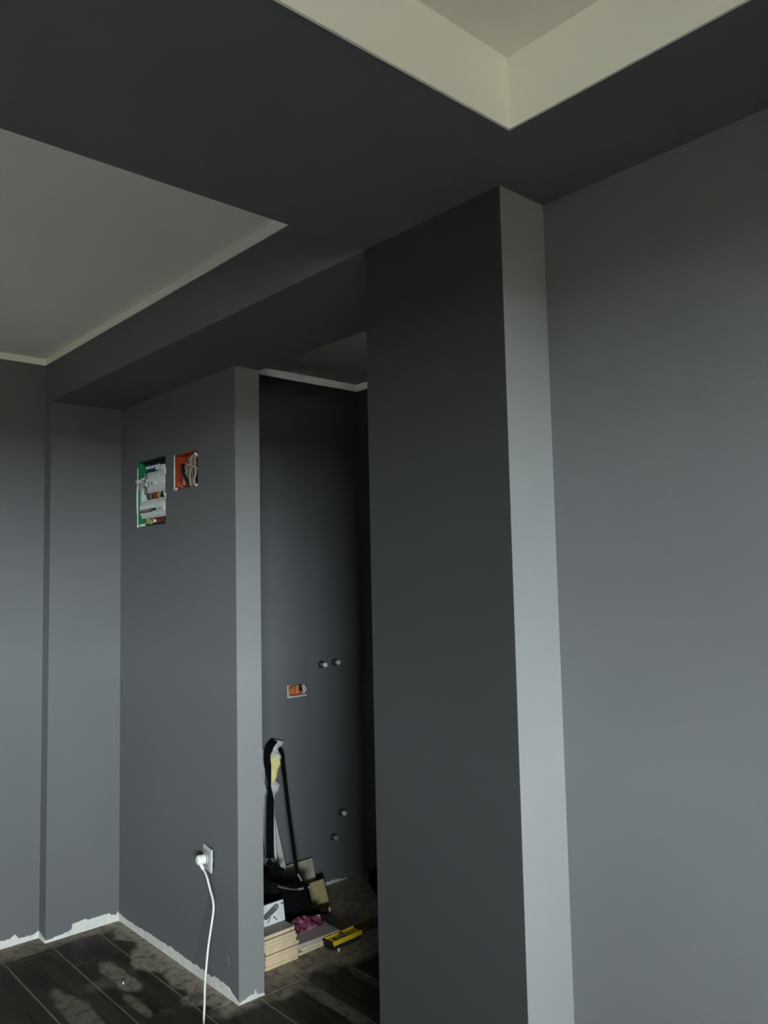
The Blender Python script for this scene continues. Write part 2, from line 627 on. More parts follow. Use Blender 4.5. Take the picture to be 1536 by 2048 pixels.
# tray lining and ceiling edge strips
t1 = struct(boxo('trim_1', (XT - 0.006, TRAY_Y0, ZS - 0.0015), (XT, YT + 0.006, ZTRAY), 'white_paint'), 'white left side of the ceiling tray', 'trim')
t2 = struct(boxo('trim_2', (XT, YT, ZS - 0.0015), (TRAY_X1, YT + 0.006, ZTRAY), 'white_paint'), 'white far side of the ceiling tray', 'trim')
struct(boxo('trim_3', (TRAY_X1, TRAY_Y0, ZS - 0.0015), (TRAY_X1 + 0.006, YT + 0.006, ZTRAY), 'white_paint'), 'white side of the ceiling tray by the window', 'trim')
struct(boxo('trim_4', (XT - 0.006, TRAY_Y0 - 0.006, ZS - 0.0015), (TRAY_X1 + 0.006, TRAY_Y0, ZTRAY), 'white_paint'), 'white near side of the ceiling tray', 'trim')
struct(boxo('trim_5', (XL, YF, ZT), (XL + 0.005, Y0, ZC), 'white_paint'), 'thin white ceiling edge along the left wall', 'trim')
struct(boxo('trim_6', (XL + 0.005, Y0 - 0.005, ZT), (XC0, Y0, ZC), 'white_paint'), 'thin white ceiling edge along the header beam', 'trim')
struct(boxo('trim_7', (XB, Y2, 2.808), (XB + 0.005, YB, ZC + 0.02), 'white_paint'), 'white ceiling edge along the bathroom left wall', 'trim')
struct(boxo('trim_8', (XB + 0.005, YB - 0.005, 2.808), (XC0, YB, ZC + 0.02), 'white_paint'), 'white ceiling edge along the bathroom back wall', 'trim')

# unseen loggia added outside the window to shape the daylight: floor, edge, slab above
ADDED_SLABS = (2.4, 0.02, 2.42)   # depth, parapet height, ceiling height
struct(boxo('floor_added_slab', (XR + .22, YF, -0.20), (XR + .22 + ADDED_SLABS[0], Y3, -0.03), 'added_slab_tile'), 'beige floor slab added outside the window to shape the light', 'floor')
struct(boxo('wall_added_edge', (XR + .12 + ADDED_SLABS[0], YF, -0.03), (XR + .22 + ADDED_SLABS[0], Y3, ADDED_SLABS[1]), 'added_slab_wall'), 'low edge of the light-shaping slabs added outside the window', 'wall')
struct(boxo('ceiling_added_shade', (XR + .22, YF, ADDED_SLABS[2]), (XR + .22 + ADDED_SLABS[0], Y3, ADDED_SLABS[2] + .15), 'added_slab_wall'), 'slab added outside above the window to cut off high sky light', 'ceiling')

# unseen pale sheet added behind the viewer to bounce light up to the ceiling
bm = bmesh.new()
SX0, SX1, SY0, SY1 = -4.02, 1.2, YF + 0.6, 0.22
nxs, nys = 40, 60
gv = {}
for i in range(nxs + 1):
    for j in range(nys + 1):
        x, y = SX0 + (SX1 - SX0) * i / nxs, SY0 + (SY1 - SY0) * j / nys
        z = .004 + .010 * max(0, noise.noise((x * 3, y * 2, 4)))
        gv[i, j] = (bm.verts.new((x, y, z)), bm.verts.new((x, y, z - .0015)))
for i in range(nxs):
    for j in range(nys):
        for k in (0, 1):
            bm.faces.new([gv[a, b][k] for a, b in ((i, j), (i + 1, j), (i + 1, j + 1), (i, j + 1))])
for i in range(nxs):
    for j in (0, nys):
        bm.faces.new((gv[i, j][0], gv[i + 1, j][0], gv[i + 1, j][1], gv[i, j][1]))
for j in range(nys):
    for i in (0, nxs):
        bm.faces.new((gv[i, j][0], gv[i, j + 1][0], gv[i, j + 1][1], gv[i, j][1]))
tag(link('bounce_sheet', bm, 'bounce_sheet', smooth=True), 'off-white sheet added on the floor behind the viewer to bounce light', 'sheet')

# window frames and panes (all outside the view)
for wi, (wl, a0, a1, z0, z1) in enumerate(WINDOWS):
    win = bpy.data.objects.new('window_%d' % (wi + 1), None)
    COL.objects.link(win)
    Mw = (Matrix.Translation((XR + .10, (a0 + a1) / 2, z0)) @ Matrix.Rotation(math.radians(-90), 4, 'Z')) if wl == 'x' \
        else Matrix.Translation(((a0 + a1) / 2, YF - .06, z0))
    win.matrix_world = Mw
    struct(win, 'wide white window in the right wall' if wl == 'x' else 'white window in the wall behind the viewer', 'window')
    hw, hh, f_ = (a1 - a0) / 2, z1 - z0, .05
    nb = max(1, round((a1 - a0) / 1.2))
    bars = [(-hw + 2 * hw * k / nb) for k in range(1, nb)]
    parts = [('frame_sill', (-hw, 0), (hw, f_)), ('frame_head', (-hw, hh - f_), (hw, hh)),
             ('frame_jamb', (-hw, f_), (-hw + f_, hh - f_)), ('frame_jamb', (hw - f_, f_), (hw, hh - f_))]
    parts += [('mullion', (x - .03, f_), (x + .03, hh - f_)) for x in bars]
    for nm, (xa, za), (xb, zb) in parts:
        boxo(nm, (xa, -.03, za), (xb, .03, zb), 'window_white', win, 0, Mw)
    ed = [-hw + f_] + [v for x in bars for v in (x - .03, x + .03)] + [hw - f_]
    for k in range(0, len(ed), 2):
        boxo('pane', (ed[k], -.002, f_), (ed[k + 1], .002, hh - f_), 'glass', win, 0, Mw)


# unpainted plaster left bare along the foot of the walls, ragged upper edge
def ragged(name, p0, p1, nrm, prof, seed, label, thick=0.003, step=0.006):
    p0, p1, nrm = Vector(p0), Vector(p1), Vector(nrm)
    Ltot = (p1 - p0).length
    n = max(8, int(Ltot / step))
    bm = bmesh.new()
    rows = []
    for i in range(n + 1):
        t = i / n
        for (ta, ha), (tb, hb) in zip(prof, prof[1:]):
            if ta <= t <= tb:
                h = ha + (hb - ha) * (t - ta) / max(tb - ta, 1e-6)
        h += 0.006 * noise.noise((t * Ltot * 30 + seed * 7, seed, 0)) + 0.006 * noise.noise((t * Ltot * 110, seed * 3, 5))
        h = max(h, 0.002)
        q = p0.lerp(p1, t)
        rows.append([bm.verts.new(q + Vector((0, 0, z)) + nrm * d)
                     for z, d in ((0, 0), (0, thick), (h, thick), (h + 0.0015, 0))])
    for a, b in zip(rows, rows[1:]):
        for k in range(4):
            bm.faces.new((a[k], a[(k + 1) % 4], b[(k + 1) % 4], b[k]))
    bm.faces.new(rows[0])
    bm.faces.new(rows[-1][::-1])
    return struct(link(name, bm, 'raw_plaster'), label, 'baseboard')


ragged('baseboard_left', (XL, -1.0, 0), (XL, Y0, 0), (1, 0, 0),
       [(0, .04), (.9, .036), (.945, .034), (.955, .05), (.96, .028), (.985, .020), (1, .03)], 1,
       'bare white plaster strip at the foot of the left wall')
ragged('baseboard_jog', (XL + .003, Y0, 0), (XP, Y0, 0), (0, -1, 0), [(0, .026), (1, .016)], 2,
       'short bare plaster strip on the front of the pilaster')
ragged('baseboard_pilaster', (XP, Y0, 0), (XP, Y1 - .003, 0), (1, 0, 0),
       [(0, .012), (.15, .014), (.30, .022), (.345, .026), (.35, .052), (.55, .056), (.56, .048), (.85, .048), (.875, .050), (.885, .036), (.96, .032), (1, .046)], 3,
       'uneven bare plaster strip along the pilaster side')
ragged('baseboard_back', (XP + .003, Y1, 0), (XS, Y1, 0), (0, -1, 0),
       [(0, .034), (.1, .028), (.25, .034), (.45, .040), (.5, .042), (.62, .038), (.75, .040), (.82, .034), (.83, .046), (.92, .044), (.96, .026), (1, .010)], 4,
       'long bare plaster strip under the panel wall')
ragged('baseboard_end', (XS + .002, Y1 - .003, 0), (XS + .002, Y2, 0), (1, 0, 0),
       [(0, .006), (.3, .012), (.5, .020), (.62, .018), (.66, .040), (.70, .014), (1, .010)], 5,
       'bright thin bare plaster strip under the narrow wall end')
ragged('baseboard_bathroom', (XB, Y2, 0), (XB, 2.96, 0), (1, 0, 0), [(0, .012), (.5, .016), (.9, .016), (1, .004)], 6,
       'short bare plaster strip under the bathroom wall')

# ------------------------------------------------------------------ fuse box
rnd = random.Random(7)
fb = empty('fuse_box', (-3.685, Y1, 1.966), 'open fuse box with white breakers and green back set in the grey wall', 'fuse box')
px0, px1, pz0, pz1 = PAN
# green plastic housing, white front lip on the left and bottom
bm = bmesh.new()
for a, b in (((px0, Y1 + .001, pz0), (px0 + .004, Y1 + .058, pz1)), ((px1 - .004, Y1 + .001, pz0), (px1, Y1 + .058, pz1)),
             ((px0 + .004, Y1 + .001, pz0), (px1 - .004, Y1 + .058, pz0 + .004)), ((px0 + .004, Y1 + .001, pz1 - .004), (px1 - .004, Y1 + .058, pz1))):
    box(bm, a, b)
link('housing', bm, 'green_plastic', fb)
boxo('back_plate', (px0 + .004, Y1 + .040, pz0 + .004), (px1 - .004, Y1 + .046, pz1 - .004), 'green_plastic', fb)
boxo('front_lip', (px0 - .004, Y1 - .003, pz0 - .002), (px0 + .002, Y1 + .004, pz1 - .03), 'white_plastic', fb, 0.001)
boxo('top_shade', (px0 + .050, Y1 + .004, pz1 - .016), (px1 - .004, Y1 + .040, pz1 - .004), 'black_plastic', fb)
# white wiring cover strip down the left side
boxo('side_cover', (px0 + .004, Y1 + .010, 2.025), (px0 + .030, Y1 + .040, 2.215), 'white_plastic', fb, 0.003)
boxo('cover_latch', (px0 - .006, Y1 - .010, 2.188), (px0 + .018, Y1 + .004, 2.206), 'white_plastic', fb, 0.002)
boxo('cover_latch', (px0 + .004, Y1 + .000, 2.150), (px0 + .034, Y1 + .010, 2.185), 'pale_grey_plastic', fb, 0.002)
# lump of plaster in the lower left corner
boxo('corner_block', (px0 + .004, Y1 - .002, pz0 + .001), (px0 + .050, Y1 + .020, pz0 + .016), 'white_plastic', fb, 0.005)
# breaker rows
bw = 0.0175


def breaker(x, z0, z1, yf, m='white_plastic', toggle=None):
    b = boxo('breaker', (x + .0004, yf + .010, z0), (x + bw - .0004, Y1 + .040, z1), m, fb, 0.0008)
    zc = (z0 + z1) / 2
    boxo('nose', (x + .001, yf, zc - .020), (x + bw - .001, yf + .010, zc + .020), m, b, 0.0015)
    if toggle:
        boxo('toggle', (x + .004, yf - .007, zc - .014), (x + bw - .004, yf, zc - .001), toggle, b, 0.001)
    for zz in (z0 + .008, z1 - .008):
        s = bmesh.new()
        lathe(s, [(.003, 0), (.003, .0012)], (x + bw / 2, yf + .0100, zz), (0, -1, 0), 8)
        link('terminal_screw', s, 'mid_grey_plastic', b)


for i in range(13):
    x = -3.777 + i * bw
    if i < 2:
        breaker(x, 2.130, 2.232, Y1 - .004, 'pale_grey_plastic' if i == 0 else 'mid_grey_plastic')
    elif i < 9:
        breaker(x, 2.130, 2.232, Y1 - .004, 'white_plastic', 'white_plastic' if i not in (4, 6) else 'mid_grey_plastic')
    else:
        breaker(x, 2.130, 2.236, Y1 - .004, 'white_plastic')
for i in range(15):
    x = -3.800 + i * bw
    if i < 8:
        breaker(x, 2.006, 2.096, Y1 - .008, 'white_plastic', 'mid_grey_plastic')
    elif i < 11:
        breaker(x, 2.006, 2.096, Y1 - .008, 'white_plastic', 'black_plastic')
    else:
        breaker(x, 2.006, 2.096, Y1 - .010, 'white_plastic', 'pale_grey_plastic')
boxo('label_strip', (-3.800, Y1 - .0088, 2.034), (-3.660, Y1 - .0078, 2.040), 'black_plastic', fb)
# terminal combs
for i in range(9):
    boxo('terminal', (-3.755 + i * .0165, Y1 + .004, 2.252 + .001 * (i % 2)), (-3.743 + i * .0165, Y1 + .020, 2.264), 'white_plastic', fb, 0.001)
for i in range(4):
    boxo('terminal', (-3.640 + i * .022, Y1 - .002, 2.236), (-3.624 + i * .022, Y1 + .018, 2.254 + .004 * (i % 2)), 'white_plastic', fb, 0.002)
boxo('terminal', (-3.750, Y1 + .004, 1.994), (-3.712, Y1 + .018, 2.003), 'white_plastic', fb, 0.001)
boxo('terminal', (-3.672, Y1 + .000, 1.982), (-3.654, Y1 + .016, 1.998), 'white_plastic', fb, 0.004)
boxo('terminal', (-3.770, Y1 + .006, 1.980), (-3.690, Y1 + .014, 1.985), 'white_plastic', fb, 0.001)
# dark mass behind the wiring
boxo('wiring_trough', (-3.752, Y1 + .016, 2.238), (-3.546, Y1 + .040, 2.284), 'black_plastic', fb)
boxo('wiring_trough', (-3.735, Y1 + .018, 2.097), (-3.546, Y1 + .040, 2.128), 'black_plastic', fb)
boxo('wiring_trough', (-3.740, Y1 + .018, 1.974), (-3.546, Y1 + .040, 2.003), 'black_plastic', fb)


def wire(name, pts, r, m, parent, seg=6, n=4):
    return link(name, tube(bmesh.new(), smooth_path(pts, n), r, seg), m, parent, smooth=True)


for i in range(14):   # upper wires
    x = -3.735 + i * .0135
    c = ('blue_wire', 'blue_wire', 'black_plastic', 'blue_wire', 'black_plastic')[i % 5] if i < 8 else 'black_plastic'
    wire('wire', [(x, Y1 + .024, 2.234), (x + rnd.uniform(-.01, .01), Y1 + .012, 2.250), (x + rnd.uniform(-.02, .02), Y1 + .018, 2.276), (x + .01, Y1 + .030, 2.284)], .0026, c, fb)
mids = ['black_plastic', 'red_wire', 'green_plastic', 'mid_grey_plastic', 'black_plastic', 'red_wire', 'red_wire', 'red_wire', 'yellow_wire', 'yellow_wire', 'black_plastic', 'black_plastic', 'white_plastic']
for i, c in enumerate(mids):
    x = -3.735 + i * .0145
    wire('wire', [(x, Y1 + .020, 2.132), (x + rnd.uniform(-.006, .006), Y1 + .006, 2.122), (x + rnd.uniform(-.008, .008), Y1 + .006, 2.106), (x, Y1 + .018, 2.096)], .0036, c, fb)
lows = ['yellow_wire', 'black_plastic', 'black_plastic', 'yellow_wire', 'black_plastic', 'red_wire', 'red_wire', 'black_plastic', 'red_wire', 'red_wire', 'black_plastic', 'red_wire', 'black_plastic']
for i, c in enumerate(lows):
    x = -3.738 + i * .0145
    wire('wire', [(x, Y1 + .018, 2.008), (x + rnd.uniform(-.006, .006), Y1 + .006, 2.000), (x + rnd.uniform(-.016, .012), Y1 + .010, 1.985), (x + .004, Y1 + .026, 1.978)], .0030, c, fb)
wire('earth_wire', [(-3.765, Y1 + .016, 1.979), (-3.735, Y1 + .002, 1.984), (-3.70, Y1 + .002, 1.990), (-3.68, Y1 + .010, 1.980)], .005, 'yellow_wire', fb)
wire('earth_wire', [(-3.745, Y1 + .012, 1.980), (-3.715, Y1 + .000, 1.981), (-3.69, Y1 + .004, 1.978)], .005, 'yellow_wire', fb)
# thin bead of plaster down the left edge and chipped plaster tabs on the right
wire('plaster_bead', [(px0 - .003, Y1 - .002, 2.03), (px0 - .006, Y1 - .003, 2.08), (px0 - .006, Y1 - .003, 2.15), (px0 - .003, Y1 - .002, 2.18)], .002, 'raw_plaster', fb)
boxo('plaster_chip', (px1 + .001, Y1 - .004, 2.088), (px1 + .008, Y1, 2.118), 'raw_plaster', fb, 0.002)
boxo('plaster_chip', (px1 - .006, Y1 - .008, 2.205), (px1 + .006, Y1, 2.240), 'raw_plaster', fb, 0.002)

# ------------------------------------------------------------------ junction box
jb = empty('junction_box', (-3.336, Y1, 2.12), 'square opening with red brick back and tangled cables beside the fuse box', 'junction box')
jx0, jx1, jz0, jz1 = JUN
boxo('brick_back', (jx0 + .001, Y1 + .040, jz0 + .001), (jx1 - .001, Y1 + .049, jz1 - .001), 'brick_red', jb)
bm = bmesh.new()
box(bm, (jx0, Y1 + .002, jz0), (jx0 + .006, Y1 + .040, jz1))
box(bm, (jx0 + .006, Y1 + .004, jz1 - .006), (jx1, Y1 + .040, jz1))
box(bm, (jx0 + .006, Y1 + .004, jz0), (jx1, Y1 + .040, jz0 + .004))
box(bm, (jx1 - .004, Y1 + .004, jz0 + .004), (jx1, Y1 + .040, jz1 - .006))
link('brick_side', bm, 'brick_red', jb)
# raw plaster edge
bm = bmesh.new()
n = 30
pr = None
for i in range(n + 1):
    z = jz0 - .003 + (jz1 - jz0 + .003) * i / n
    w = .006 + .003 * noise.noise((z * 80, 1, 2))
    q = [bm.verts.new(p) for p in ((jx0 - .003, Y1, z), (jx0 - .003, Y1 - .003, z), (jx0 - .003 + w, Y1 - .003, z), (jx0 - .003 + w, Y1 + .004, z))]
    if pr:
        for k in range(4):
            bm.faces.new((pr[k], pr[(k + 1) % 4], q[(k + 1) % 4], q[k]))
    else:
        bm.faces.new(q)
    pr = q
bm.faces.new(pr[::-1])
link('plaster_edge', bm, 'raw_plaster', jb)
boxo('plaster_lump', (jx0, Y1 - .004, jz0 - .004), (jx0 + .022, Y1 + .006, jz0 + .008), 'raw_plaster', jb, 0.003)
boxo('plaster_lump', (jx1 - .026, Y1 - .004, jz0 - .002), (jx1 - .004, Y1 + .006, jz0 + .010), 'raw_plaster', jb, 0.003)
# clay ribs of the hollow brick
boxo('clay_rib', (-3.405, Y1 + .022, jz0 + .02), (-3.398, Y1 + .040, 2.235), 'salmon_plastic', jb, 0.001)
boxo('clay_rib', (-3.398, Y1 + .024, 2.162), (-3.352, Y1 + .040, 2.169), 'salmon_plastic', jb, 0.001)
boxo('clay_rib', (-3.375, Y1 + .024, 2.20), (-3.371, Y1 + .040, 2.262), 'brick_red', jb, 0.001)
boxo('hollow', (-3.285, Y1 + .026, jz0 + .006), (jx1 - .005, Y1 + .040, 2.225), 'shade_maroon', jb)  # solid dark blocks, their colour stands in for shade deep in the opening
boxo('hollow', (-3.372, Y1 + .030, 2.178), (-3.330, Y1 + .040, 2.245), 'shade_maroon', jb)
for k, (xa, xm, xb, rr, m_) in enumerate(((-3.318, -3.345, -3.348, .0050, 'dull_cable'), (-3.300, -3.322, -3.318, .0060, 'grey_cable'),
                                          (-3.282, -3.296, -3.300, .0045, 'dull_cable'), (-3.262, -3.270, -3.282, .0055, 'grey_cable'))):
    wire('cable', [(xa + .030, Y1 + .02, 2.274), (xa + .010, Y1 + .002, 2.250), (xa, Y1 + .008, 2.215), (xm, Y1 + .014, 2.18), (xb, Y1 + .012, 2.15), (xb - .002, Y1 + .020, 2.126)], rr, m_, jb, 8)
wire('cable', [(-3.345, Y1 + .010, 2.236), (-3.315, Y1 - .008, 2.228), (-3.285, Y1 - .006, 2.218), (-3.255, Y1 + .002, 2.205), (-3.235, Y1 + .016, 2.190)], .0050, 'grey_cable', jb, 8)
wire('cable', [(-3.335, Y1 + .012, 2.218), (-3.310, Y1 - .006, 2.214), (-3.295, Y1 + .002, 2.222)], .0050, 'grey_cable', jb, 8)
wire('cable', [(-3.365, Y1 + .014, 2.190), (-3.345, Y1 + .006, 2.192), (-3.325, Y1 + .008, 2.208), (-3.315, Y1 + .012, 2.222)], .0045, 'grey_cable', jb, 8)
wire('cable', [(-3.255, Y1 + .012, 2.258), (-3.243, Y1 - .002, 2.268), (-3.233, Y1 + .006, 2.256)], .0055, 'cable_white', jb, 8)
wire('black_cable', [(-3.395, Y1 + .016, 2.236), (-3.380, Y1 + .010, 2.205), (-3.355, Y1 + .008, 2.17), (-3.335, Y1 + .008, 2.145), (-3.328, Y1 + .014, 2.126)], .0085, 'black_plastic', jb, 8)
wire('black_cable', [(-3.385, Y1 + .020, 2.205), (-3.362, Y1 + .012, 2.185), (-3.345, Y1 + .010, 2.150)], .006, 'green_wire', jb, 8)
wire('cable', [(-3.430, Y1 + .010, 2.152), (-3.405, Y1 + .004, 2.136), (-3.375, Y1 + .006, 2.128)], .0030, 'salmon_plastic', jb, 6)

# ------------------------------------------------------------------ socket box in the bathroom wall
sb = empty('socket_box', (XB, 2.63, 1.047), 'small orange wall box with loose wires in the bathroom wall', 'wall box')
by0, by1, bz0, bz1 = BOX
boxo('box_back', (XB - .044, by0 + .001, bz0 + .001), (XB - .030, by1 - .001, bz1 - .001), 'orange_plastic', sb)
bm = bmesh.new()
box(bm, (XB - .030, by0, bz0), (XB + .002, by0 + .006, bz1))
box(bm, (XB - .030, by0 + .006, bz0), (XB + .003, by1, bz0 + .007))
link('box_rim', bm, 'raw_plaster', sb, bevel=0.001)
boxo('socket_cup', (XB - .030, by0 + .022, bz0 + .012), (XB - .012, by0 + .066, bz1 - .014), 'orange_plastic', sb, 0.006)
boxo('socket_cup', (XB - .030, by0 + .070, bz0 + .022), (XB - .014, by0 + .092, bz1 - .004), 'orange_plastic', sb, 0.005)
boxo('cup_wall', (XB - .014, by0 + .066, bz0 + .014), (XB - .002, by0 + .073, bz1 - .010), 'salmon_plastic', sb, 0.002)
boxo('dark_slot', (XB - .030, by0 + .093, bz0 + .028), (XB - .010, by0 + .106, bz1 - .002), 'black_plastic', sb)
boxo('paper_shred', (XB - .026, by0 + .106, bz0 + .008), (XB - .006, by1 - .004, bz1 - .002), 'pink_paper', sb, 0.003)
wire('loose_wire', [(XB - .010, by0 + .012, bz0 + .012), (XB + .004, by0 + .008, bz0 + .035), (XB + .004, by0 + .022, bz0 + .052), (XB - .002, by0 + .050, bz0 + .062)], .0028, 'green_wire', sb)
wire('loose_wire', [(XB - .008, by0 + .016, bz0 + .008), (XB + .004, by0 + .016, bz0 + .030), (XB + .004, by0 + .032, bz0 + .048), (XB - .002, by0 + .055, bz0 + .058)], .0028, 'yellow_wire', sb)
wire('loose_wire', [(XB - .004, by0 + .018, bz0 + .010), (XB + .006, by0 + .045, bz0 + .008), (XB + .006, by0 + .08, bz0 + .012), (XB - .004, by0 + .10, bz0 + .020)], .0036, 'grey_cable', sb)
wire('loose_wire', [(XB - .006, by0 + .100, bz0 + .056), (XB + .003, by0 + .108, bz0 + .040), (XB - .004, by0 + .112, bz0 + .022)], .0024, 'cable_white', sb)
wire('loose_wire', [(XB - .006, by0 + .118, bz0 + .052), (XB + .003, by0 + .122, bz0 + .036), (XB - .004, by0 + .119, bz0 + .018)], .0030, 'cable_white', sb)


# ------------------------------------------------------------------ capped water pipes
def pipe_stub(y, z, label, cap, length):
    p = empty('pipe_stub', (XB, y, z), label, 'pipe', 'capped water pipes on the bathroom wall')
    c = (XB, y, z)
    link('wall_flange', lathe(bmesh.new(), [(.021, 0), (.021, .003), (.016, .004)], c, (1, 0, 0), 20), 'cavity_dark', p)
    link('threaded_nipple', lathe(bmesh.new(), [(.011, .004), (.011, .012), (.0095, .013), (.0095, length - .016)], c, (1, 0, 0), 16), 'mid_grey_plastic', p)
    link('cap', lathe(bmesh.new(), [(.012, length - .016), (.0135, length - .014), (.0135, length - .003), (.010, length)], c, (1, 0, 0), 6 if cap == 'steel' else 18), cap, p, bevel=0.001)
    return p


pipe_stub(2.800, 1.208, 'capped pipe stub, left one of the upper pair on the bathroom wall', 'chalk_cap', .046)
pipe_stub(2.896, 1.213, 'capped pipe stub, right one of the upper pair on the bathroom wall', 'chalk_cap', .044)
pipe_stub(2.925, 0.372, 'shiny capped pipe stub low on the bathroom wall', 'chalk_cap', .040)
pipe_stub(2.868, 0.248, 'dark capped pipe stub lowest on the bathroom wall', 'pale_grey_plastic', .034)

# ------------------------------------------------------------------ wall socket and plug
so = empty('power_socket', (-3.132, Y1, 0.52), 'loose white wall socket hanging slightly out of the grey wall', 'socket')
Ms = Matrix.Translation((-3.131, Y1 - .012, 0.520)) @ Matrix.Rotation(math.radians(4), 4, 'Y') @ Matrix.Rotation(math.radians(-7), 4, 'Z')
boxo('frame', (-.046, -.004, -.048), (.046, .004, .048), 'white_plastic', so, 0.003, Ms)
boxo('insert', (-.033, -.008, -.034), (.033, -.004, .034), 'pale_grey_plastic', so, 0.002, Ms)
bm = bmesh.new()
lathe(bm, [(.0235, 0), (.0235, .003), (.021, .003), (.020, -.002)], Ms @ Vector((0, -.008, 0)), Ms.to_3x3() @ Vector((0, -1, 0)), 28)
link('socket_ring', bm, 'white_plastic', so)
boxo('mechanism', (-.028, .004, -.028), (.028, .034, .028), 'cavity_dark', so, 0, Ms)
for s in (-1, 1):
    boxo('claw', (s * .030 - .003, .004, -.010), (s * .030 + .003, .012, .010), 'steel', so, 0.0008, Ms)
pl = empty('power_plug', (-3.12, 1.745, 0.52), 'white round plug with its long white cable hanging to the floor', 'plug')
c = Ms @ Vector((0, -.012, 0))
ax = Ms.to_3x3() @ Vector((0, -1, 0))
link('plug_body', lathe(bmesh.new(), [(.017, -.001), (.0195, .002), (.0195, .020), (.0205, .022), (.0205, .030), (.016, .036), (.008, .038)], c, ax, 24), 'cable_white', pl, smooth=False, bevel=0.001)
bm = bmesh.new()
p0 = c + ax * .026
tube(bm, [p0 + Vector((.008, 0, -.010)), p0 + Vector((.020, 0.002, -.022)), p0 + Vector((.032, .004, -.034))], [.0085, .0075, .0055], 12)
link('strain_relief', bm, 'cable_white', pl, smooth=True)
cp = [tuple(p0 + Vector((.028, .004, -.030))), (-3.066, 1.739, 0.470), (-3.030, 1.735, 0.425), (-3.001, 1.730, 0.395), (-2.989, 1.725, 0.364), (-2.988, 1.715, 0.308),
      (-2.986, 1.700, 0.236), (-2.976, 1.685, 0.167), (-2.953, 1.665, 0.106), (-2.922, 1.645, 0.049), (-2.897, 1.628, 0.012),
      (-2.860, 1.607, 0.0052), (-2.727, 1.530, 0.0050), (-2.482, 1.383, 0.0050), (-2.123, 1.148, 0.0050), (-1.70, 0.95, .005), (-1.1, 0.9, .005), (-0.4, 0.8, .005), (0.5, 0.6, .005)]
link('cable', tube(bmesh.new(), smooth_path(cp, 6), .0046, 10), 'cable_white', pl, smooth=True)

# small scratch in the paint near the wall end
M = Matrix.Translation((-2.985, Y1, 0.145)) @ Matrix.Rotation(math.radians(-22), 4, 'Y')
sc_ = boxo('trim_9', (-.002, -.0006, -.016), (.002, 0, .016), 'grey_cable', None, 0, M)
struct(sc_, 'pale scratch in the paint low on the panel wall', 'scratch')


# ------------------------------------------------------------------ tile stacks just inside the doorway
def tile(name, cx, cy, z, lx, ly, th, rz, body, top, label, cat='tile', group=None, tilt=0.0):
    t = empty(name, (cx, cy, z), label, cat, group, rz)
    Mw = Matrix.Translation((cx, cy, z)) @ Matrix.Rotation(rz, 4, 'Z') @ Matrix.Rotation(tilt, 4, 'X')
    boxo('tile_body', (-lx / 2, -ly / 2, 0), (lx / 2, ly / 2, th - .0015), body, t, 0.0008, Mw)
    boxo('glazed_face', (-lx / 2 + .0006, -ly / 2 + .0006, th - .0015), (lx / 2 - .0006, ly / 2 - .0006, th), top, t, 0, Mw)
    return t


ordn = ['topmost', 'second from the top', 'third from the top', 'fourth from the top', 'fifth from the top', 'sixth from the top', 'seventh from the top', 'eighth from the top', 'lowest']
rnd = random.Random(3)
nst, th = 9, 0.0160
for i in range(nst):
    k = nst - 1 - i
    cy = 2.106 + rnd.uniform(-.004, .004) + (-.010 if i >= 5 else .004)
    cx = -3.148 + rnd.uniform(-.006, .006)
    ly = 0.176 + (0.008 if i in (5, 6) else 0)
    tile('ceramic_tile', cx, cy, i * th, 0.165, ly, th - .0004, rnd.uniform(-.02, .02), 'tile_body', 'tile_top',
         'beige tile, %s of the tall stack in the doorway' % ordn[k], group='tiles in the tall stack')
for i, (cx, cy, lx, ly, thk, rz, b) in enumerate(((-3.150, 2.282, .135, .140, .012, 0.02, 'tile_body_pale'),
                                                  (-3.152, 2.292, .135, .120, .012, -.01, 'tile_body_pale'),
                                                  (-3.148, 2.276, .135, .135, .012, 0.01, 'tile_top_brown'),
                                                  (-3.146, 2.326, .135, .235, .011, -.03, 'tile_top_brown'))):
    tile('ceramic_tile', cx, cy, i * .0123, lx, ly, thk, rz, b, 'tile_top_brown',
         ('lowest tile of the low stack beside the yellow level', 'second tile up in the low stack beside the level',
          'third tile up in the low stack beside the level', 'large grey-brown tile on top of the low stack')[i], group='tiles in the low stack')


# tiles leaning by the bathroom wall
def leaning(name, y0, y1, xb, zb, xt, zt, th, m, label, skew=0.0):
    d = Vector((xt - xb, 0, zt - zb))
    L_ = d.length
    d.normalize()
    nrm = Vector((-d.z, 0, d.x))
    if nrm.x < 0:
        nrm = -nrm
    bm = bmesh.new()
    vs = []
    for s in (0, 1):
        for yy, hh in ((y0, 0), (y1, 0), (y1 + skew, 1), (y0 + skew, 1)):
            vs.append(bm.verts.new(Vector((xb, yy, zb)) + d * L_ * hh + nrm * th * (s - 1)))
    for f in ((0, 1, 2, 3), (4, 5, 6, 7), (0, 1, 5, 4), (1, 2, 6, 5), (2, 3, 7, 6), (3, 0, 4, 7)):
        bm.faces.new([vs[k] for k in f])
    return tag(link(name, bm, m, None, bevel=0.001), label, 'tile')


leaning('ceramic_tile', 2.49, 2.690, -3.560, 0.004, -3.628, 0.182, .010, 'tile_beige', 'grey-beige tile leaning on the bathroom wall behind the bag', 0.010)
leaning('ceramic_tile', 2.505, 2.668, -3.440, 0.004, -3.510, 0.106, .010, 'tile_ochre', 'yellowish beige tile leaning just right of the black bag', 0.016)

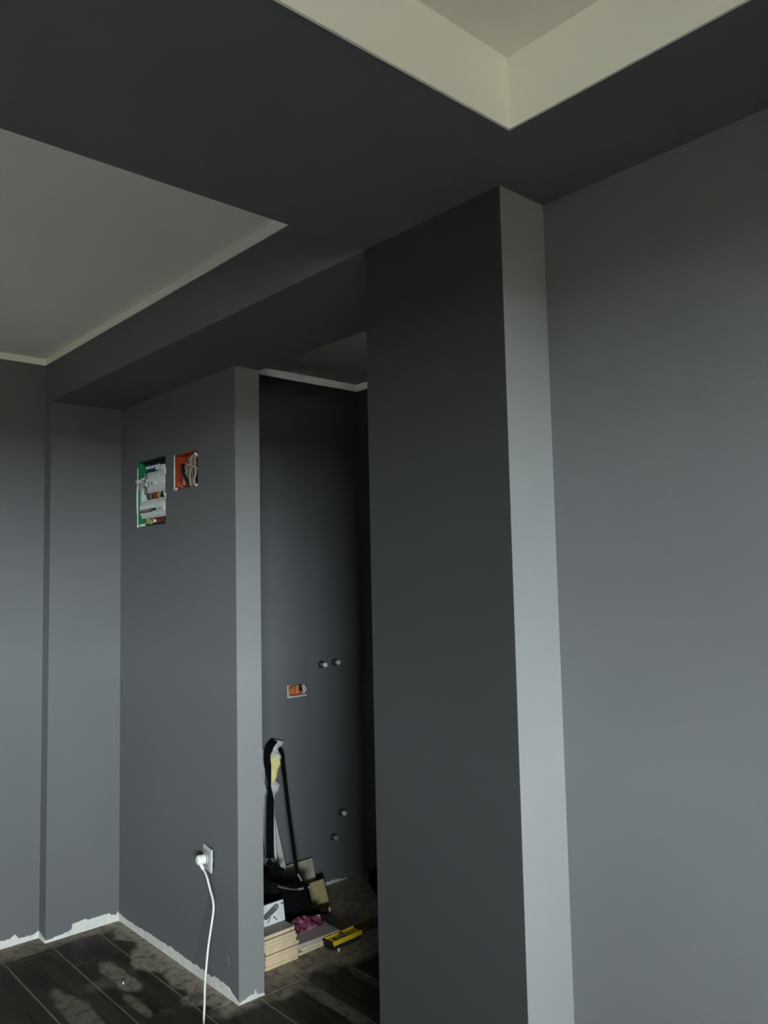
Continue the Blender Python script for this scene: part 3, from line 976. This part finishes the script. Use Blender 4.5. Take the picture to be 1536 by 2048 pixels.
# white package standing on the tall stack
pk = empty('package', (-3.165, 2.10, 0.1445), 'white package with a grey roller picture standing on the tall tile stack', 'package')
Mp = Matrix.Translation((-3.150, 2.100, 0.1445)) @ Matrix.Rotation(math.radians(-10), 4, 'Y')
boxo('carton', (-.022, -.095, .0), (0, .088, .088), 'package_white', pk, 0.002, Mp)


def flat_poly(pts, m, name, parent, M, x=0.0):
    bm = bmesh.new()
    f = [bm.verts.new(M @ Vector((x, y, z))) for y, z in pts]
    b = [bm.verts.new(M @ Vector((x + .0008, y, z))) for y, z in pts]
    bm.faces.new(f)
    bm.faces.new(b)
    for i in range(len(pts)):
        j = (i + 1) % len(pts)
        bm.faces.new((f[i], f[j], b[j], b[i]))
    return link(name, bm, m, parent)


def capsule(y0, z0, y1, z1, r, n=8):
    a = math.atan2(z1 - z0, y1 - y0)
    out = []
    for k in range(n + 1):
        t = a - math.pi / 2 + math.pi * k / n
        out.append((y1 + r * math.cos(t), z1 + r * math.sin(t)))
    for k in range(n + 1):
        t = a + math.pi / 2 + math.pi * k / n
        out.append((y0 + r * math.cos(t), z0 + r * math.sin(t)))
    return out


flat_poly(capsule(-.012, .040, .044, .066, .0135), 'print_dark', 'printed_roller', pk, Mp)
flat_poly(capsule(.046, .067, .048, .068, .0115), 'print_grey', 'printed_roller_end', pk, Mp, .0006)
flat_poly([(.006, .034), (.012, .032), (-.004, .010), (-.010, .012)], 'print_grey', 'printed_handle', pk, Mp)
flat_poly([(.024, .030), (.029, .034), (.046, .014), (.041, .011)], 'print_grey', 'printed_handle', pk, Mp)
flat_poly([(.070, .078), (.084, .080), (.084, .068), (.074, .070)], 'print_grey', 'printed_mark', pk, Mp)

# crumpled purple packet on the low stack
bm = bmesh.new()
ny, nz = 26, 12
grid = {}
for i in range(ny + 1):
    for j in range(nz + 1):
        for s in (0, 1):
            u, v = i / ny, j / nz
            yy = 2.245 + .178 * u
            zz = 0.0495 + v * (.048 + .012 * math.sin(u * 5) + .006 * noise.noise((u * 9, v * 4, 2)))
            bul = math.sin(math.pi * min(max(u, .02), .98)) * math.sin(math.pi * min(max(v, .05), .97)) * .012
            xx = -3.175 - .030 * v + (1 if s else -1) * (.003 + bul) + .006 * noise.noise((u * 14, v * 7, s * 3.3))
            grid[i, j, s] = bm.verts.new((xx, yy, max(zz, .0496)))
for i in range(ny):
    for j in range(nz):
        for s in (0, 1):
            bm.faces.new([grid[a, b, s] for a, b in ((i, j), (i + 1, j), (i + 1, j + 1), (i, j + 1))])
for i in range(ny):
    for j in (0, nz):
        bm.faces.new((grid[i, j, 0], grid[i + 1, j, 0], grid[i + 1, j, 1], grid[i, j, 1]))
for j in range(nz):
    for i in (0, ny):
        bm.faces.new((grid[i, j, 0], grid[i, j + 1, 0], grid[i, j + 1, 1], grid[i, j, 1]))
tag(link('plastic_packet', bm, 'purple_print'), 'crumpled purple and white packet lying on the low tile stack', 'packet')

# maroon tool handle
hm = empty('chisel', (-3.385, 2.55, 0.0), 'dark maroon tool handle lying on the floor beside the black bag', 'tool')
link('grip', tube(bmesh.new(), [(-3.413, 2.503, .0135), (-3.400, 2.527, .0145), (-3.380, 2.562, .0140), (-3.360, 2.598, .0150)], [.0105, .0135, .0130, .0145], 14), 'handle_maroon', hm, smooth=True)
link('end_cap', tube(bmesh.new(), [(-3.360, 2.598, .015), (-3.355, 2.607, .015)], [.0135, .0115], 14), 'brass', hm)
link('ferrule', tube(bmesh.new(), [(-3.419, 2.492, .0130), (-3.413, 2.503, .0135)], [.008, .010], 12), 'steel', hm)

# ------------------------------------------------------------------ yellow spirit level
Ml = Matrix.Translation((-3.036, 2.352, 0.001)) @ Matrix.Rotation(math.radians(2), 4, 'Z')
lv = empty('spirit_level', (-3.036, 2.45, 0), 'short yellow spirit level lying on the floor by the low stack', 'spirit level')
LW, LL, LH = 0.030, 0.172, 0.046
boxo('flange', (LW - .004, 0, LH - .026), (LW + .003, LL, LH - .004), 'level_yellow', lv, 0.001, Ml)
boxo('web', (-LW + .004, .002, LH - .020), (LW - .004, LL - .002, LH - .010), 'level_yellow', lv, 0.001, Ml)
boxo('flange', (-LW - .003, 0, 0), (-LW + .004, LL, LH - .004), 'level_yellow', lv, 0.001, Ml)
boxo('foot', (LW - .020, .004, 0), (LW - .002, LL - .004, LH - .026), 'cavity_dark', lv, 0, Ml)  # dark block, its colour stands in for the shadow below the yellow side
boxo('end_cap', (-LW + .002, -.010, .002), (LW - .010, .004, LH - .010), 'black_plastic', lv, 0.003, Ml)
bm = bmesh.new()
tube(bm, [Ml @ Vector((-.012, .072, LH - .008)), Ml @ Vector((.014, .072, LH - .008))], .007, 12)
link('vial', bm, 'level_vial', lv)
boxo('vial_window', (-.014, .060, LH - .0105), (.016, .088, LH - .0090), 'mid_grey_plastic', lv, 0, Ml)
boxo('hang_hole', (-.006, .024, LH - .0105), (.006, .036, LH - .0092), 'black_plastic', lv, 0, Ml)
# a long timber batten in the shade behind the level
bt = boxo('batten', (-.020, 0, 0), (.020, .40, .022), 'batten_olive', None, 0.001, Matrix.Translation((-3.085, 2.550, 0)) @ Matrix.Rotation(math.radians(4), 4, 'Z'))
tag(bt, 'flat dark olive batten on the shaded floor beyond the yellow level', 'batten')

# white pebble of plaster
bm = bmesh.new()
bmesh.ops.create_icosphere(bm, subdivisions=2, radius=1)
for v in bm.verts:
    v.co *= 1 + .25 * noise.noise(v.co * 1.7)
    v.co = Vector((v.co.x * .006, v.co.y * .006, v.co.z * .010)) + Vector((-2.985, 2.364, .0095))
tag(link('plaster_crumb', bm, 'pebble'), 'tiny white plaster crumb on the floor beside the level', 'crumb')
bm = bmesh.new()
bmesh.ops.create_icosphere(bm, subdivisions=2, radius=1)
for v in bm.verts:
    v.co *= 1 + .3 * noise.noise(v.co * 2.1)
    v.co = Vector((v.co.x * .005, v.co.y * .003, v.co.z * .006)) + Vector((-3.40, 1.53, .0055))
tag(link('plaster_crumb', bm, 'pebble'), 'tiny pale plaster crumb on the planks below the fuse box', 'crumb')

# ------------------------------------------------------------------ white boards leaning in the corner
def board(pb, pt_, w, th, side, label, group='white boards leaning in the corner'):
    pb, pt_ = Vector(pb), Vector(pt_)
    bm = bmesh.new()
    ribbon(bm, [pb, pb.lerp(pt_, .5), pt_], [w] * 3, side, th)
    return tag(link('skirting_board', bm, 'board_white', None, bevel=0.001), label, 'board', group)


board((-3.545, 2.500, .010), (-3.618, 2.402, .60), .030, .008, (0, 1, 0), 'white skirting board leaning behind the bag strap, right one')
board((-3.575, 2.448, .010), (-3.640, 2.380, .58), .055, .008, (0, 1, 0), 'white skirting board leaning behind the bag strap, middle one')
board((-3.560, 2.300, .010), (-3.645, 2.290, .66), .110, .008, (0, 1, 0), 'wide white board leaning half hidden behind the wall end')

# ------------------------------------------------------------------ paint roller in plastic
ro = empty('paint_roller', (-3.55, 2.40, 0.01), 'yellow fluffy paint roller wrapped in clear plastic against the bathroom wall', 'paint roller')
axis0, axis1 = Vector((-3.575, 2.410, .625)), Vector((-3.612, 2.470, .835))
bm = bmesh.new()
prof = [(.004, .0), (.012, .02), (.018, .05), (.024, .08), (.031, .11), (.034, .135), (.030, .150), (.022, .160), (.005, .166)]
lathe(bm, prof, axis0, axis1 - axis0, 22)
bmesh.ops.subdivide_edges(bm, edges=bm.edges, cuts=2, use_grid_fill=True)
for v in bm.verts:
    q = v.co * 45
    v.co += Vector((noise.noise(q), noise.noise(q + Vector((9, 1, 4))), noise.noise(q + Vector((3, 8, 2))))) * .011
link('fleece', bm, 'roller_yellow', ro, smooth=True)


def crumple(name, prof, a0, a1, seed, amp=.010, squash=(1, 1, 1)):
    bm = bmesh.new()
    lathe(bm, prof, (0, 0, 0), (0, 0, 1), 24)
    bmesh.ops.subdivide_edges(bm, edges=bm.edges, cuts=1, use_grid_fill=True)
    d = (a1 - a0).normalized()
    s = Vector((0, 1, 0))
    s = (s - d * s.dot(d)).normalized()
    n_ = d.cross(s)
    for v in bm.verts:
        q = v.co * 38 + Vector((seed, seed * 2, 0))
        w = Vector((noise.noise(q), noise.noise(q + Vector((5, 5, 5))), .5 * noise.noise(q + Vector((1, 9, 3))))) * amp
        c_ = v.co + w
        v.co = a0 + s * c_.x * squash[0] + n_ * c_.y * squash[1] + d * c_.z
    return link(name, bm, 'plastic_wrap', ro)


crumple('plastic_top', [(.022, .150), (.027, .165), (.020, .190), (.024, .205), (.034, .222), (.036, .226)], axis0, axis1, 3, .008, (1, .6, 1))
crumple('plastic_sleeve', [(.028, .128), (.034, .140), (.036, .152), (.026, .168)], axis0, axis1, 5, .008)
crumple('plastic_tail', [(.006, -.075), (.010, -.045), (.030, -.030), (.032, -.006), (.016, .010), (.008, .02)], Vector((-3.578, 2.425, .630)), axis1, 8, .012, (1, .5, 1))
link('handle', tube(bmesh.new(), [(-3.57, 2.410, .63), (-3.560, 2.406, .56), (-3.552, 2.402, .45), (-3.530, 2.400, .22), (-3.512, 2.398, .02)], [.005, .005, .006, .009, .010], 10), 'board_white', ro, smooth=True)
# bundle of film beside it, half hidden by the wall end
bm = bmesh.new()
lathe(bm, [(.010, 0), (.030, .05), (.034, .12), (.028, .20), (.036, .26), (.022, .33), (.006, .36)], (0, 0, 0), (0, 0, 1), 20)
bmesh.ops.subdivide_edges(bm, edges=bm.edges, cuts=1, use_grid_fill=True)
for v in bm.verts:
    q = v.co * 30
    v.co += Vector((noise.noise(q), noise.noise(q + Vector((4, 4, 1))), 0)) * .014
    v.co = Vector((-3.600 + v.co.x * .4, 2.352 + v.co.y + .02 * (v.co.z - .2), .50 + v.co.z * .9))
fl = tag(link('plastic_film', bm, 'plastic_wrap'), 'crumpled clear plastic film hanging beside the yellow roller', 'plastic film')

# ------------------------------------------------------------------ black bag with shoulder strap
bag = empty('shoulder_bag', (-3.36, 2.33, 0.0), 'black shoulder bag on the floor, strap looped over the paint roller', 'bag')
Mb = Matrix.Translation((-3.355, 2.325, 0.0)) @ Matrix.Rotation(math.radians(4), 4, 'Z')
bm = bmesh.new()
nx, ny, nz = 8, 12, 10


def bagpt(u, v, w):
    """u across x, v across y, w up; the mouth slopes down towards +y and leans to the wall"""
    hx = .095 + .010 * math.sin(math.pi * w)
    hy = .125 - .006 * w
    top = .262 - .075 * v - .018 * math.sin(math.pi * v)
    x = (u - .5) * 2 * hx - .030 * w
    y = (v - .5) * 2 * hy
    z = .002 + w * top
    q = Vector((x * 14, y * 14, z * 14))
    j = .006 * min(1, w * 4)
    return Mb @ Vector((x + j * noise.noise(q), y + j * noise.noise(q + Vector((7, 0, 0))), z))


bmesh.ops.create_cube(bm, size=1)
bmesh.ops.subdivide_edges(bm, edges=bm.edges, cuts=9, use_grid_fill=True)
for v in bm.verts:
    u, vv, w = v.co.x + .5, v.co.y + .5, v.co.z + .5
    # round the upright edges
    cx_, cy_ = abs(v.co.x) * 2, abs(v.co.y) * 2
    k = 1 - .10 * (cx_ * cy_) ** 3
    v.co = bagpt(.5 + (u - .5) * k, .5 + (vv - .5) * k, w)
bo = link('bag_body', bm, 'bag_black', bag, smooth=True)
# flap lid bulging over the mouth
bm = bmesh.new()
bmesh.ops.create_cube(bm, size=1)
bmesh.ops.subdivide_edges(bm, edges=bm.edges, cuts=7, use_grid_fill=True)
for v in bm.verts:
    u, vv, w = v.co.x + .5, v.co.y + .5, v.co.z + .5
    p = bagpt(.5 + (u - .5) * .96, .5 + (vv - .5) * .96, 1.0)
    dome = math.sin(math.pi * min(max(u, 0), 1)) * math.sin(math.pi * min(max(vv, 0), 1))
    v.co = p + Vector((0, 0, -.004 + w * (.010 + .030 * dome)))
link('flap', bm, 'bag_black', bag, smooth=True)


def rim(va, vb, m, name, r, w=.985, n=14, off=.006):
    pts = []
    for i in range(n + 1):
        v = va + (vb - va) * i / n
        pts.append(bagpt(1.0, v, w) + Vector((off, 0, 0)))
    bm = bmesh.new()
    ribbon(bm, pts, [r] * len(pts), (0, 0, 1), .004)
    return link(name, bm, m, bag)


rim(.10, .30, 'bag_trim', 'rim_piping', .009)
rim(.30, .62, 'bag_trim', 'rim_piping', .007)
rim(.62, .76, 'bag_reflector', 'reflective_tab', .010)
rim(.90, .985, 'bag_reflector', 'reflective_tab', .010)
ribbon_pts = [bagpt(1, .16, .60) + Vector((.006, 0, 0)), bagpt(1, .14, .50) + Vector((.006, 0, 0))]
bm = bmesh.new()
ribbon(bm, ribbon_pts, [.006, .006], (0, 1, 0), .003)
link('zip_pull', bm, 'bag_reflector', bag)
bm = bmesh.new()
pts = smooth_path([(-3.570, 2.423, .852), (-3.558, 2.392, .834), (-3.548, 2.366, .802), (-3.542, 2.358, .774), (-3.535, 2.360, .720), (-3.528, 2.361, .671),
                   (-3.520, 2.358, .629), (-3.511, 2.354, .597), (-3.500, 2.347, .556), (-3.470, 2.323, .444), (-3.440, 2.301, .320)], 5)
wd = []
for i in range(len(pts)):
    t = i / (len(pts) - 1)
    z = pts[i].z
    wd.append(.034 if z > .74 else (.034 - .022 * (.74 - z) / .10 if z > .64 else (.012 + .025 * (.64 - z) / .06 if z > .58 else .037)))
ribbon(bm, pts, wd, (.55, .83, 0), .006)
st = link('strap', bm, 'strap_black', bag)
bm = bmesh.new()
ribbon(bm, smooth_path([(-3.440, 2.301, .322), (-3.425, 2.283, .312), (-3.405, 2.292, .296), (-3.385, 2.318, .272), (-3.380, 2.335, .262)], 4), [.030] * 17, (.3, .3, 1), .008)
link('strap_tail', bm, 'strap_black', st)
bm = bmesh.new()
ribbon(bm, smooth_path([(-3.625, 2.440, .848), (-3.600, 2.468, .810), (-3.57, 2.470, .780), (-3.56, 2.466, .750), (-3.54, 2.466, .651), (-3.50, 2.458, .508), (-3.45, 2.445, .373), (-3.41, 2.436, .262), (-3.372, 2.420, .205)], 4),
       [.022] * 16 + [.018] * 17, (.4, .9, 0), .004)
link('strap', bm, 'strap_black', bag)
bm = bmesh.new()
tube(bm, smooth_path([(-3.372, 2.418, .232), (-3.360, 2.424, .215), (-3.352, 2.428, .200)], 3), .004, 8)
link('strap_clip', bm, 'bag_reflector', bag)

# dark bin-liner lump in the far corner of the bathroom
bm = bmesh.new()
bmesh.ops.create_icosphere(bm, subdivisions=4, radius=1)
for v in bm.verts:
    q = v.co.copy()
    k = 1 + .22 * noise.noise(q * 2.2) + .08 * noise.noise(q * 6)
    v.co = Vector((q.x * .10 * k - 3.36, q.y * .075 * k + 2.985, max(q.z * .075 * k + .062, .001)))
tag(link('bin_bag', bm, 'bag_black', smooth=True), 'dark lump of a rubbish bag in the unlit bathroom corner', 'bag')
